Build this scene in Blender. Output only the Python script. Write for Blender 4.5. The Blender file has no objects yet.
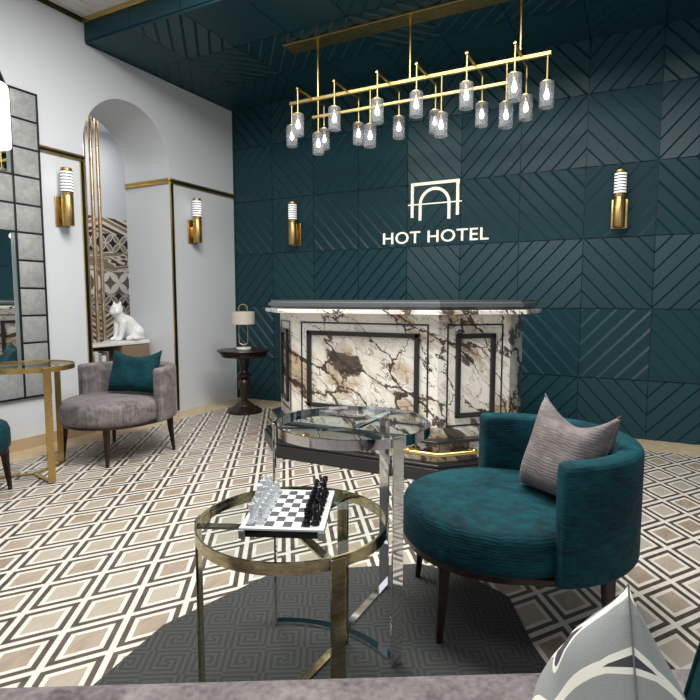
import bpy, bmesh, math, random
from mathutils import Vector, Matrix
random.seed(7)
PI = math.pi
SC = bpy.context.scene
COL = SC.collection

# ------------------------------------------------------------------ node maths
class E:
    """a float socket with arithmetic"""
    def __init__(s, nt, sock): s.nt, s.s = nt, sock
    def _m(s, op, *a):
        n = s.nt.nodes.new('ShaderNodeMath'); n.operation = op
        for i, x in enumerate((s,) + a):
            if isinstance(x, E): s.nt.links.new(x.s, n.inputs[i])
            else: n.inputs[i].default_value = x
        return E(s.nt, n.outputs[0])
    def __add__(s, o): return s._m('ADD', o)
    __radd__ = __add__
    def __sub__(s, o): return s._m('SUBTRACT', o)
    def __rsub__(s, o): return (s * -1.0) + o
    def __mul__(s, o): return s._m('MULTIPLY', o)
    __rmul__ = __mul__
    def __truediv__(s, o): return s._m('DIVIDE', o)
    def lt(s, o): return s._m('LESS_THAN', o)
    def gt(s, o): return s._m('GREATER_THAN', o)
    def fract(s): return s._m('FRACT')
    def floor(s): return s._m('FLOOR')
    def abs(s): return s._m('ABSOLUTE')
    def sin(s): return s._m('SINE')
    def sqrt(s): return s._m('SQRT')
    def min(s, o): return s._m('MINIMUM', o)
    def max(s, o): return s._m('MAXIMUM', o)

def xyz(nt, kind='Object'):
    tc = nt.nodes.new('ShaderNodeTexCoord'); sp = nt.nodes.new('ShaderNodeSeparateXYZ')
    nt.links.new(tc.outputs[kind], sp.inputs[0])
    return [E(nt, sp.outputs[i]) for i in range(3)]
def vec(nt, x, y, z):
    c = nt.nodes.new('ShaderNodeCombineXYZ')
    for i, v in enumerate((x, y, z)):
        if isinstance(v, E): nt.links.new(v.s, c.inputs[i])
        else: c.inputs[i].default_value = v
    return c.outputs[0]
def noise(nt, v, scale, detail=4, rough=.55, dist=0, col=False):
    n = nt.nodes.new('ShaderNodeTexNoise'); nt.links.new(v, n.inputs['Vector'])
    n.inputs['Scale'].default_value = scale; n.inputs['Detail'].default_value = detail
    n.inputs['Roughness'].default_value = rough; n.inputs['Distortion'].default_value = dist
    return n.outputs['Color'] if col else E(nt, n.outputs[0])
def voro(nt, v, scale, feature='DISTANCE_TO_EDGE', rnd=1.):
    n = nt.nodes.new('ShaderNodeTexVoronoi'); n.feature = feature
    nt.links.new(v, n.inputs['Vector']); n.inputs['Scale'].default_value = scale
    n.inputs['Randomness'].default_value = rnd
    return E(nt, n.outputs[0])
def ramp(nt, f, stops, interp='LINEAR'):
    n = nt.nodes.new('ShaderNodeValToRGB'); cr = n.color_ramp; cr.interpolation = interp
    while len(cr.elements) < len(stops): cr.elements.new(.5)
    for e, (p, c) in zip(cr.elements, stops):
        e.position = p; e.color = (*c, 1) if len(c) == 3 else c
    nt.links.new(f.s, n.inputs[0]); return n.outputs[0]
def mix(nt, f, a, b):
    n = nt.nodes.new('ShaderNodeMix'); n.data_type = 'RGBA'
    if isinstance(f, E): nt.links.new(f.s, n.inputs[0])
    else: n.inputs[0].default_value = f
    for i, c in ((6, a), (7, b)):
        if isinstance(c, tuple): n.inputs[i].default_value = (*c, 1)
        else: nt.links.new(c, n.inputs[i])
    return n.outputs[2]
def mat(name, col=(.5, .5, .5), rough=.5, metal=0, **kw):
    m = bpy.data.materials.new(name); m.use_nodes = True
    nt = m.node_tree; b = nt.nodes['Principled BSDF']
    b.inputs['Base Color'].default_value = (*col, 1)
    b.inputs['Roughness'].default_value = rough; b.inputs['Metallic'].default_value = metal
    for k, v in kw.items(): b.inputs[k.replace('_', ' ')].default_value = v
    return m, nt, b
def setc(nt, b, c): nt.links.new(c, b.inputs['Base Color'])
def bump(nt, b, h, strength=.3, dist=.01):
    n = nt.nodes.new('ShaderNodeBump'); n.inputs['Strength'].default_value = strength
    n.inputs['Distance'].default_value = dist
    nt.links.new(h.s, n.inputs['Height']); nt.links.new(n.outputs[0], b.inputs['Normal'])
def s3(r, g, b):
    f = lambda c: (c / 255 / 12.92) if c / 255 <= .04045 else ((c / 255 + .055) / 1.055) ** 2.4
    return (f(r), f(g), f(b))

# ------------------------------------------------------------------ materials
def m_wall():
    m, nt, b = mat('white_plaster', (.70, .73, .76), .75)
    x, y, z = xyz(nt); h = noise(nt, vec(nt, x, y, z), 60, 3); bump(nt, b, h, .04, .002); return m
WALL = m_wall()

def m_panel():
    m, nt, b = mat('teal_wall_panel', (.012, .05, .062), .42)
    b.inputs['Specular IOR Level'].default_value = .3
    x, y, z = xyz(nt); n = noise(nt, vec(nt, x, y, z), 90, 3)
    setc(nt, b, ramp(nt, n, [(.3, (.0075, .040, .052)), (.7, (.0095, .048, .062))])); bump(nt, b, n, .05, .002); return m
PANEL = m_panel()

GA, GB, GX, GY = .2668, .3890, 2.489, -4.4526
def m_floor():
    m, nt, b = mat('floor_tile', (.5, .5, .5), .38)
    x, y, z = xyz(nt)
    p = (x - GX) / GA; q = (y - GY) / GB
    i = p + q; j = q - p
    fi = ((i + .5).fract() - .5).abs(); fj = ((j + .5).fract() - .5).abs()
    d = fi.min(fj)
    v = vec(nt, x, y, z)
    ci = i.floor(); cj = j.floor()
    wn = nt.nodes.new('ShaderNodeTexWhiteNoise'); wn.noise_dimensions = '2D'
    nt.links.new(vec(nt, ci, cj, 0), wn.inputs['Vector']); r = E(nt, wn.outputs['Value'])
    st = noise(nt, vec(nt, x * 5 + r * 9, y * 1.3 + r * 5, r * 7), 6, 5, .6, .6)
    taupe = ramp(nt, r * .6 + st * .7, [(.25, s3(140, 122, 108)), (.5, s3(164, 150, 132)), (.75, s3(176, 166, 152))])
    dark = ramp(nt, st, [(.3, s3(62, 53, 46)), (.7, s3(92, 82, 72))])
    light = ramp(nt, st, [(.3, s3(206, 200, 188)), (.7, s3(228, 223, 213))])
    c = mix(nt, d.gt(.245), light, taupe)
    c = mix(nt, d.lt(.158), c, dark)
    c = mix(nt, d.lt(.056), c, light)
    # light wood border along the walls
    pl = noise(nt, vec(nt, x * 1.0, y * 1.0, z), 14, 4, .6)
    wood = ramp(nt, pl, [(.3, s3(196, 172, 138)), (.7, s3(216, 196, 164))])
    edge = x.lt(.33).max(y.gt(-.43))
    c = mix(nt, edge, c, wood)
    setc(nt, b, c); bump(nt, b, d, .02, .002); return m
FLOOR = m_floor()

def m_velvet(name, c0, c1, ribs=0, horiz=True, sheen=.35, blot=5):
    m, nt, b = mat(name, c0, .8)
    b.inputs['Sheen Weight'].default_value = sheen; b.inputs['Sheen Roughness'].default_value = .4
    b.inputs['Sheen Tint'].default_value = (*[min(1, c * 3 + .1) for c in c1], 1)
    b.inputs['Specular IOR Level'].default_value = .2
    x, y, z = xyz(nt)
    n = noise(nt, vec(nt, x, y, z * 1.6), blot, 5, .62, .8)
    f = noise(nt, vec(nt, x * .25, y * .25, z), 90, 2) if horiz else noise(nt, vec(nt, x, y, z * .12), 60, 2)
    setc(nt, b, ramp(nt, n * .62 + f * .38, [(.33, c0), (.66, c1)]))
    if ribs:
        w = ((z * ribs + noise(nt, vec(nt, x, y, z), 14, 2) * 1.6) * 6.283).sin() * .5
        bump(nt, b, w + f * 1.2, .32, .002)
    else: bump(nt, b, f, .25, .002)
    return m
TEAL = m_velvet('teal_corduroy_velvet', (.0004, .012, .018), (.0028, .066, .084), 85, sheen=.12)
TEALP = m_velvet('teal_velvet_plain', (.0005, .014, .019), (.003, .058, .072), 0, sheen=.15)
GREY = m_velvet('grey_velvet', (.075, .064, .064), (.27, .245, .245), 0, False, sheen=.2, blot=7)
GREYC = m_velvet('grey_corduroy', (.10, .086, .083), (.26, .23, .225), 85, sheen=.15)

def m_darkwood():
    m, nt, b = mat('dark_walnut', (.022, .010, .007), .32)
    x, y, z = xyz(nt); n = noise(nt, vec(nt, x * 3, y * 3, z * .5), 18, 4, .6, 1.)
    setc(nt, b, ramp(nt, n, [(.3, (.010, .0045, .0035)), (.7, (.032, .014, .010))])); return m
DWOOD = m_darkwood()
def m_metal(name, c0, c1, rough, scale=30, streak=8):
    m, nt, b = mat(name, c0, rough, 1.)
    x, y, z = xyz(nt); n = noise(nt, vec(nt, x, y, z * streak), scale, 3)
    setc(nt, b, ramp(nt, n, [(.35, c0), (.65, c1)])); bump(nt, b, n, .04, .002); return m
BRASS = m_metal('brushed_brass', (.50, .33, .11), (.68, .47, .18), .34)
BRASSP = m_metal('polished_brass', (.60, .43, .14), (.70, .52, .19), .28, 8, 1)
ABRASS = m_metal('aged_brass', (.36, .31, .18), (.55, .49, .32), .14, 25, 4)
CHROME = m_metal('chrome', (.74, .75, .76), (.82, .83, .84), .05, 3, 1)
COPPER = m_metal('copper_brass', (.62, .44, .28), (.80, .62, .44), .25, 10, 1)
LEDGOLD = m_metal('satin_gold', (.52, .39, .15), (.62, .47, .20), .45, 8, 1)
BLACK = mat('black_lacquer', (.006, .006, .007), .3)[0]
SILVER = mat('satin_silver', (.62, .63, .64), .3, 1.)[0]

def m_glass(name, tint=(.9, .95, .95), rough=.02, spec=1., diff=0.):
    m = bpy.data.materials.new(name); m.use_nodes = True; nt = m.node_tree
    nt.nodes.remove(nt.nodes['Principled BSDF']); out = nt.nodes['Material Output']
    t = nt.nodes.new('ShaderNodeBsdfTransparent'); t.inputs[0].default_value = (*tint, 1)
    g = nt.nodes.new('ShaderNodeBsdfGlossy'); g.inputs['Roughness'].default_value = rough
    fr = nt.nodes.new('ShaderNodeFresnel'); fr.inputs[0].default_value = 1.5
    ge = nt.nodes.new('ShaderNodeNewGeometry')
    k = E(nt, fr.outputs[0]) * spec * (1 - E(nt, ge.outputs['Backfacing']))
    mx = nt.nodes.new('ShaderNodeMixShader'); nt.links.new(k.s, mx.inputs[0])
    nt.links.new(t.outputs[0], mx.inputs[1]); nt.links.new(g.outputs[0], mx.inputs[2])
    o = mx.outputs[0]
    if diff:
        d = nt.nodes.new('ShaderNodeBsdfDiffuse'); d.inputs[0].default_value = (.75, .78, .8, 1)
        m2 = nt.nodes.new('ShaderNodeMixShader'); m2.inputs[0].default_value = diff
        nt.links.new(o, m2.inputs[1]); nt.links.new(d.outputs[0], m2.inputs[2]); o = m2.outputs[0]
    nt.links.new(o, out.inputs[0]); return m
GLASS = m_glass('clear_glass', (.93, .96, .955), .02, .75)
RGLASS = m_glass('ribbed_glass', (.80, .82, .84), .25, 1.0, .10)
CGLASS = m_glass('frosted_crystal', (.95, .96, .98), .1, 1.2, .78)

def m_emit(name, col, st, base=(.9, .9, .9)):
    m, nt, b = mat(name, base, .4)
    b.inputs['Emission Color'].default_value = (*col, 1); b.inputs['Emission Strength'].default_value = st; return m
BULB = m_emit('lit_filament_bulb', (1, .92, .78), 5)
OPAL = m_emit('lit_opal_glass', (1, .97, .92), .45)
SIGN = m_emit('backlit_cream_sign', (1, .95, .74), .42, (.9, .88, .74))
SHADE = m_emit('linen_shade', (1, .9, .72), .06, (.55, .5, .42))
PEND = m_emit('lit_white_shade', (1, .99, .97), 1.1)

def m_marble(name, scale=2.6):
    m, nt, b = mat(name, (.8, .78, .72), .12)
    x, y, z = xyz(nt)
    # tilted, stretched coordinates: veins run down to the right
    a = (x + y * .6) * .82 - z * .57; c = z * .82 + (x + y * .6) * .57
    v0 = vec(nt, a * .62, c * 1.25, y * .3)
    nz = nt.nodes.new('ShaderNodeTexNoise'); nt.links.new(v0, nz.inputs['Vector'])
    nz.inputs['Scale'].default_value = 3.1; nz.inputs['Detail'].default_value = 7; nz.inputs['Roughness'].default_value = .62
    mm = nt.nodes.new('ShaderNodeVectorMath'); mm.operation = 'MULTIPLY_ADD'
    nt.links.new(nz.outputs['Color'], mm.inputs[0]); mm.inputs[1].default_value = (.42, .42, .42); nt.links.new(v0, mm.inputs[2])
    v = mm.outputs[0]
    e1 = voro(nt, v, scale * 1.25); e2 = voro(nt, v, scale * 2.7)
    big = noise(nt, v, 1.7, 3, .5); med = noise(nt, v, 4.5, 5, .6)
    base = ramp(nt, med, [(.30, s3(214, 206, 192)), (.46, s3(243, 239, 230)), (.7, s3(250, 248, 243))])
    # tan clouds
    tan = ramp(nt, big * .55 + med * .5, [(.52, (0, 0, 0)), (.60, (1, 1, 1))])
    tn = nt.nodes.new('ShaderNodeRGBToBW'); nt.links.new(tan, tn.inputs[0])
    colr = mix(nt, E(nt, tn.outputs[0]) * .85, base, ramp(nt, noise(nt, v, 9, 5), [(.35, s3(132, 104, 72)), (.65, s3(196, 170, 132))]))
    wv = (big - .37).max(0) * .26 + .004
    dk1 = e1.lt(wv * .8); dk2 = e2.lt(wv * .5)
    colr = mix(nt, dk2 * .85, colr, s3(120, 98, 80))
    colr = mix(nt, dk1 * .93, colr, ramp(nt, med, [(.4, s3(28, 24, 26)), (.62, s3(88, 68, 54))]))
    bl = ramp(nt, noise(nt, v, 3.6, 2, .4), [(.635, (0, 0, 0)), (.655, (1, 1, 1))])
    bw = nt.nodes.new('ShaderNodeRGBToBW'); nt.links.new(bl, bw.inputs[0])
    colr = mix(nt, E(nt, bw.outputs[0]) * .9, colr, s3(62, 52, 48))
    setc(nt, b, colr); return m
MARBLE = m_marble('veined_marble')
COUNTER = mat('charcoal_countertop', (.10, .105, .112), .3)[0]
FRAMEB = mat('black_moulding', (.020, .019, .019), .35)[0]

def m_rug():
    m, nt, b = mat('charcoal_greek_key_rug', (.03, .03, .03), .85)
    x, y, z = xyz(nt)
    a = 14.5
    u = (x * .866 + y * .5) * a * .5; w = (y * .866 - x * .5) * a * .5
    par = ((u.floor() + w.floor()) * .5).fract() * 2
    fu = u.fract() - .5; fw = w.fract() - .5
    s = fw.gt(0) * .1667
    d = (fu + s - .083).abs().max(fw.abs())
    r1 = ((d * 6).fract() - .5).gt(0)
    s2 = fu.gt(0) * .1667
    d2 = (fw + s2 - .083).abs().max(fu.abs())
    r2 = ((d2 * 6).fract() - .5).gt(0)
    r = r1 * par + r2 * (1 - par)
    n = noise(nt, vec(nt, x, y, z), 130, 2)
    c = mix(nt, r, s3(48, 50, 49), s3(66, 68, 66))
    c = mix(nt, n * .35, c, s3(40, 41, 41))
    setc(nt, b, c); bump(nt, b, r + n * .4, .5, .004); return m
RUG = m_rug()

def m_mosaic():
    """bands of patterned tile on the alcove's far wall, y across, z up"""
    m, nt, b = mat('patterned_mosaic_tile', (.5, .5, .5), .4)
    x, y, z = xyz(nt)
    cream = s3(232, 226, 210); grey = s3(150, 146, 134); dark = s3(44, 40, 40); brown = s3(150, 130, 112); white = s3(246, 243, 236); dbr = s3(86, 68, 58)
    def petals(s, yo, zo, leaf, dia, line, w=.035):
        p = (y - yo + z - zo) * (1 / s); r_ = (z - zo - (y - yo)) * (1 / s)
        u = p.fract() - .5; v = r_.fract() - .5
        au = u.abs(); av = v.abs()
        # distance to the cell corners and to the far corners: overlapping circles through the cell edges
        d1 = ((au - .5) * (au - .5) + (av - .5) * (av - .5)).sqrt()
        d2 = ((au + .5) * (au + .5) + (av - .5) * (av - .5)).sqrt()
        d3 = ((au - .5) * (au - .5) + (av + .5) * (av + .5)).sqrt()
        R = .7071
        inn = d1.lt(R) * (d2.lt(R).max(d3.lt(R)))
        ln = (d2 - R).abs().lt(w).max((d3 - R).abs().lt(w))
        c = mix(nt, inn, dia, leaf)
        return mix(nt, ln, c, line)
    def zig(s, amp, per, cols, soft=0):
        t = (((y / per).fract() - .5).abs() * amp)
        f = ((z + t + soft) / s).fract()
        return ramp(nt, f, [(0, cols[0]), (.30, cols[1]), (.42, cols[2]), (.72, cols[1]), (.86, cols[3])], 'CONSTANT')
    def zebra(s):
        n = noise(nt, vec(nt, 0.0, y * 1.2, z * 4), 2.2, 1)
        f = ((z + n * .35) / s).fract()
        return ramp(nt, f, [(0, brown), (.35, cream), (.5, dbr), (.66, cream), (.8, grey)], 'CONSTANT')
    small = petals(.24, .08, 1.975, grey, dark, cream)
    bands = [(-1, .74, petals(.22, 0, .62, white, dark, white)), (.74, 1.11, zig(.15, .30, .50, (brown, cream, dbr, cream))),
             (1.11, 1.38, petals(.24, .02, 1.11, grey, dark, cream)), (1.38, 1.692, petals(.30, .10, 1.386, white, s3(120, 112, 94), white, .02)),
             (1.692, 1.975, zebra(.15)), (1.975, 2.222, small), (2.222, 2.6, zig(.16, .30, .9, (brown, cream, dbr, cream)))]
    c = bands[0][2]
    for lo, hi, cc in bands[1:]: c = mix(nt, z.gt(lo), c, cc)
    setc(nt, b, c); return m
MOSAIC = m_mosaic()

def m_leaf():
    m, nt, b = mat('leaf_print_fabric', (.35, .36, .35), .8)
    u, v, _ = xyz(nt, 'UV')
    ue = (u.fract() - (u.gt(1)) * 0.0)
    w = (1 - ue) * 5.4 - (1 - v) * 1.1 + ((1 - v) * 6.5 + ue * 3 + .3).sin() * .22 + .45
    k = w.floor(); f = w.fract() - .5
    ph = k * .31 + v * 1.3 + ue * .5
    h = ((ph * 6.283).sin() * .19 + .06).max(0)
    off = ((v * 7 + k * 2.1).sin() * .05)
    dd = (f + off).abs()
    n = noise(nt, vec(nt, u, v, 0), 180, 2)
    c = mix(nt, n, s3(138, 142, 141), s3(156, 160, 158))
    c = mix(nt, dd.lt(h + .10), c, s3(238, 237, 222))
    c = mix(nt, dd.lt(h), c, s3(66, 66, 74))
    setc(nt, b, c); bump(nt, b, n, .15, .002); return m
LEAF = m_leaf()
def m_tile():
    m, nt, b = mat('antique_mirror_tile', (.36, .37, .37), .28, .2)
    x, y, z = xyz(nt); n = noise(nt, vec(nt, x, y, z), 22, 6, .7)
    setc(nt, b, ramp(nt, n, [(.3, (.32, .33, .33)), (.7, (.50, .51, .50))])); 
    return m
TILE = m_tile()
MIRROR = mat('mirror_silver', (.86, .9, .9), .01, 1.)[0]
LEAD = mat('dark_lead_frame', (.035, .042, .045), .35, .7)[0]
GEDGE = mat('pale_bevelled_glass', (.42, .50, .52), .12, .6)[0]
def m_ceil():
    m, nt, b = mat('white_marbled_ceiling', (.75, .75, .75), .3)
    x, y, z = xyz(nt); n = noise(nt, vec(nt, x * 3, y, z), 3.2, 5, .6, 1.2)
    setc(nt, b, ramp(nt, n, [(.3, s3(60, 58, 56)), (.37, s3(205, 202, 200)), (.7, s3(226, 224, 222))])); return m
CEIL = m_ceil()
WHITEG = mat('white_glazed_ceramic', (.90, .91, .92), .25)[0]
WOODL = mat('oak_brown', (.24, .17, .115), .5)[0]
STONE = mat('white_stone_top', (.80, .78, .73), .3)[0]
CBLACK = mat('chess_black', (.004, .004, .005), .15)[0]
CWHITE = mat('board_white', (.82, .82, .82), .25)[0]
CGREY = mat('board_dark_square', (.09, .095, .10), .3)[0]

# ------------------------------------------------------------------ mesh helpers
def tag(o, label=None, cat=None, group=None, kind=None):
    if label: o['label'] = label
    if cat: o['category'] = cat
    if group: o['group'] = group
    if kind: o['kind'] = kind
    return o
def thing(name, loc=(0, 0, 0), rz=0, label=None, cat=None, group=None):
    o = bpy.data.objects.new(name, None); COL.objects.link(o)
    o.empty_display_size = .1; o.location = loc; o.rotation_euler = (0, 0, rz)
    return tag(o, label, cat, group)
def obj(name, bm, m, parent=None, smooth=True, loc=None, angle=40):
    me = bpy.data.meshes.new(name)
    bmesh.ops.recalc_face_normals(bm, faces=bm.faces[:])
    bm.to_mesh(me); bm.free()
    for mm in (m if isinstance(m, (list, tuple)) else [m]): me.materials.append(mm)
    o = bpy.data.objects.new(name, me); COL.objects.link(o)
    if parent: o.parent = parent
    if loc: o.location = loc
    if smooth:
        me.polygons.foreach_set('use_smooth', [True] * len(me.polygons))
        me.set_sharp_from_angle(angle=math.radians(angle))
    return o
def copy_thing(r, loc, rz=0, label=None, group=None, cat=None):
    c = r.copy(); COL.objects.link(c); c.location = loc; c.rotation_euler = (0, 0, rz)
    if label: c['label'] = label
    if group: c['group'] = group
    if cat: c['category'] = cat
    for ch in r.children:
        k = ch.copy(); COL.objects.link(k); k.parent = c
        for g in ch.children:
            q = g.copy(); COL.objects.link(q); q.parent = k
    return c
def box(bm, c, s, bev=0, rz=0, mi=0, R=None):
    M = Matrix.Translation(c) @ (R.to_4x4() if R else Matrix.Rotation(rz, 4, 'Z')) @ Matrix.Diagonal((*s, 1))
    r = bmesh.ops.create_cube(bm, size=1, matrix=M)
    fs = {f for v in r['verts'] for f in v.link_faces}
    for f in fs: f.material_index = mi
    if bev:
        es = list({e for v in r['verts'] for e in v.link_edges})
        bmesh.ops.bevel(bm, geom=es, offset=bev, segments=3, affect='EDGES', profile=.5)
def lathe(bm, prof, n=32, c=(0, 0), flute=0, fn=0):
    rings = []
    for r, z in prof:
        if r < 1e-6: rings.append([bm.verts.new((c[0], c[1], z))]); continue
        ring = []
        for i in range(n):
            a = 2 * PI * i / n; rr = r + (flute if (flute and i % 2) else 0)
            ring.append(bm.verts.new((c[0] + rr * math.cos(a), c[1] + rr * math.sin(a), z)))
        rings.append(ring)
    for A, B in zip(rings, rings[1:]):
        if len(A) == 1 and len(B) == 1: continue
        for i in range(n):
            j = (i + 1) % n
            if len(A) == 1: bm.faces.new((A[0], B[i], B[j]))
            elif len(B) == 1: bm.faces.new((A[i], A[j], B[0]))
            else: bm.faces.new((A[i], A[j], B[j], B[i]))
    if len(rings[0]) > 1: bm.faces.new(rings[0])
    if len(rings[-1]) > 1: bm.faces.new(rings[-1])
def shell(bm, prof, n=32, c=(0, 0), flute=0):
    """closed revolve profile (no caps): last joined to first"""
    rings = []
    for r, z in prof:
        rings.append([bm.verts.new((c[0] + (r + (flute if i % 2 else 0)) * math.cos(2 * PI * i / n), c[1] + (r + (flute if i % 2 else 0)) * math.sin(2 * PI * i / n), z)) for i in range(n)])
    for k in range(len(rings)):
        A, B = rings[k], rings[(k + 1) % len(rings)]
        for i in range(n):
            j = (i + 1) % n; bm.faces.new((A[i], A[j], B[j], B[i]))
def tube(bm, pts, r, n=10, closed=False):
    pts = [Vector(p) for p in pts]; rings = []; N = len(pts); up = None
    for i, p in enumerate(pts):
        a = pts[(i - 1) % N] if (closed or i) else p; b = pts[(i + 1) % N] if (closed or i < N - 1) else p
        t = (b - a).normalized()
        if up is None:
            up = Vector((0, 0, 1)) if abs(t.z) < .9 else Vector((1, 0, 0))
        s = t.cross(up)
        if s.length < 1e-4: s = t.cross(Vector((0, 1, 0)))
        s.normalize(); u2 = s.cross(t); up = u2
        rr = r[i] if isinstance(r, (list, tuple)) else r
        rings.append([bm.verts.new(p + s * rr * math.cos(2 * PI * k / n) + u2 * rr * math.sin(2 * PI * k / n)) for k in range(n)])
    m = N if closed else N - 1
    for i in range(m):
        A, B = rings[i], rings[(i + 1) % N]
        for k in range(n): bm.faces.new((A[k], A[(k + 1) % n], B[(k + 1) % n], B[k]))
    if not closed: bm.faces.new(rings[0]); bm.faces.new(rings[-1])
def prism(bm, poly, z0, z1, mi=0):
    A = [bm.verts.new((x, y, z0)) for x, y in poly]; B = [bm.verts.new((x, y, z1)) for x, y in poly]
    fs = [bm.faces.new(A), bm.faces.new(B)]
    n = len(poly)
    for i in range(n): fs.append(bm.faces.new((A[i], A[(i + 1) % n], B[(i + 1) % n], B[i])))
    for f in fs: f.material_index = mi
def BM(): return bmesh.new()
def quad(bm, pts, mi=0):
    f = bm.faces.new([bm.verts.new(p) for p in pts]); f.material_index = mi; return f
def flatbar(bm, pts, w, t):
    """a bar lying flat along floor points: width w horizontally, thickness t upward"""
    P = [Vector(p) for p in pts]; rows = []
    for i, p in enumerate(P):
        d = (P[min(i + 1, len(P) - 1)] - P[max(i - 1, 0)]); d.z = 0; d.normalize(); s = Vector((-d.y, d.x, 0)) * w / 2; h = Vector((0, 0, t))
        rows.append([bm.verts.new(q) for q in (p - s, p + s, p + s + h, p - s + h)])
    for a, b in zip(rows, rows[1:]):
        for k in range(4): bm.faces.new((a[k], a[(k + 1) % 4], b[(k + 1) % 4], b[k]))
    bm.faces.new(rows[0]); bm.faces.new(rows[-1])

# ------------------------------------------------------------------ room shell
COLX, COLW = .0054, .6           # panel columns
ROWZ, ROWH = 2.5385, .6622       # seam heights
SOF = 3.705; SOFY = -2.12; XR = 7.2; FRONT = -8.2; CEILZ = 3.90
def clip(poly, a, b, c):
    """keep a*u+b*v<=c"""
    out = []
    for i in range(len(poly)):
        p, q = poly[i], poly[(i + 1) % len(poly)]
        dp = a * p[0] + b * p[1] - c; dq = a * q[0] + b * q[1] - c
        if dp <= 1e-9: out.append(p)
        if (dp < -1e-9 and dq > 1e-9) or (dp > 1e-9 and dq < -1e-9):
            t = dp / (dp - dq); out.append((p[0] + t * (q[0] - p[0]), p[1] + t * (q[1] - p[1])))
    return out
def relief(bm, put, u0, u1, v0, v1, cu, cv, sw, sh, slash, up, amp=.020):
    """diagonal sawtooth slats on one panel. put(u,v,h) -> world point. (cu,cv) panel's own corner, sw x sh its size."""
    g = .004
    rect = [(max(u0, cu + g), max(v0, cv + g)), (min(u1, cu + sw - g), max(v0, cv + g)), (min(u1, cu + sw - g), min(v1, cv + sh - g)), (max(u0, cu + g), min(v1, cv + sh - g))]
    if rect[0][0] >= rect[1][0] or rect[0][1] >= rect[2][1]: return
    # s runs 0..8 across the panel diagonal and increases upward
    if slash: A, B, C0 = -4 / sw, 4 / sh, 4 + (cu * 4 / sw) - cv * 4 / sh      # '/' lines: s = v-u
    else: A, B, C0 = 4 / sw, 4 / sh, -(cu * 4 / sw) - cv * 4 / sh              # '\' lines: s = u+v
    S = lambda p: A * p[0] + B * p[1] + C0
    rz = .20 if up else .12
    for k in range(8):
        if up: pieces = [(k, k + 1 - rz, .35, 1.0), (k + 1 - rz, k + 1, 1.0, .35)]     # riser faces up
        else: pieces = [(k, k + rz, .35, 1.0), (k + rz, k + 1, 1.0, .35)]              # riser faces down
        for a, b_, ha, hb in pieces:
            pl = clip(rect, -A, -B, C0 - a); pl = clip(pl, A, B, b_ - C0) if len(pl) > 2 else []
            if len(pl) < 3: continue
            vs = []
            for p in pl:
                t = (S(p) - a) / (b_ - a); vs.append(bm.verts.new(put(p[0], p[1], amp * (ha + (hb - ha) * t))))
            try: bm.faces.new(vs)
            except ValueError: pass
    # panel sides down to the backing
    for i in range(4):
        p, q = rect[i], rect[(i + 1) % 4]
        bm.faces.new([bm.verts.new(put(p[0], p[1], 0)), bm.verts.new(put(q[0], q[1], 0)), bm.verts.new(put(q[0], q[1], amp * .35)), bm.verts.new(put(p[0], p[1], amp * .35))])
def slash_of(c, r):
    s = (c % 3) == 1
    return s if r % 2 == 0 else (not s)
bm = BM()
for r in range(-2, 4):
    zt = ROWZ - r * ROWH; zb = zt - ROWH
    for c in range(0, 12):
        relief(bm, lambda u, v, h: (u, -h, v), 0, XR, 0, SOF, COLX + c * COLW, zb, COLW, ROWH, slash_of(c, r), r % 2 == 0)
quad(bm, [(0, 0, 0), (XR, 0, 0), (XR, 0, SOF), (0, 0, SOF)])
box(bm, (.010, -.0105, SOF / 2), (.020, .021, SOF))
tag(obj('wall_back', bm, PANEL, smooth=False), kind='structure')
bm = BM(); box(bm, (XR / 2, .11, CEILZ / 2), (XR, .2, CEILZ)); tag(obj('wall_back_core', bm, WALL, smooth=False), kind='structure')

bm = BM()
SH = .7067
for r in range(3):
    y1 = -r * SH; y0 = y1 - SH
    for c in range(0, 12):
        relief(bm, lambda u, v, h: (u, v, SOF - h), 0, XR, SOFY, 0, COLX + c * COLW, y0, COLW, SH, slash_of(c, r + 1), r % 2 == 0)
quad(bm, [(0, 0, SOF), (XR, 0, SOF), (XR, SOFY, SOF), (0, SOFY, SOF)])
box(bm, (.010, SOFY / 2, SOF - .0105), (.020, -SOFY, .021)); box(bm, (XR / 2, SOFY + .006, SOF - .0105), (XR, .012, .021))
for c in range(12):
    box(bm, (COLX + c * COLW * 1.0 + .3, SOFY - .006, (SOF + CEILZ) / 2), (COLW - .006, .012, CEILZ - SOF), 0)
quad(bm, [(0, SOFY, SOF), (XR, SOFY, SOF), (XR, SOFY, CEILZ), (0, SOFY, CEILZ)])
tag(obj('ceiling_soffit', bm, PANEL, smooth=False), kind='structure')
bm = BM(); box(bm, (XR / 2, (FRONT) / 2, CEILZ + .05), (XR, -FRONT, .1)); tag(obj('ceiling', bm, CEIL, smooth=False), kind='structure')
bm = BM(); box(bm, (XR / 2 - 1.2, FRONT / 2 + .25, -.05), (XR + 2.4, -FRONT + 1.5, .1)); tag(obj('floor', bm, FLOOR, smooth=False), kind='structure')

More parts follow.
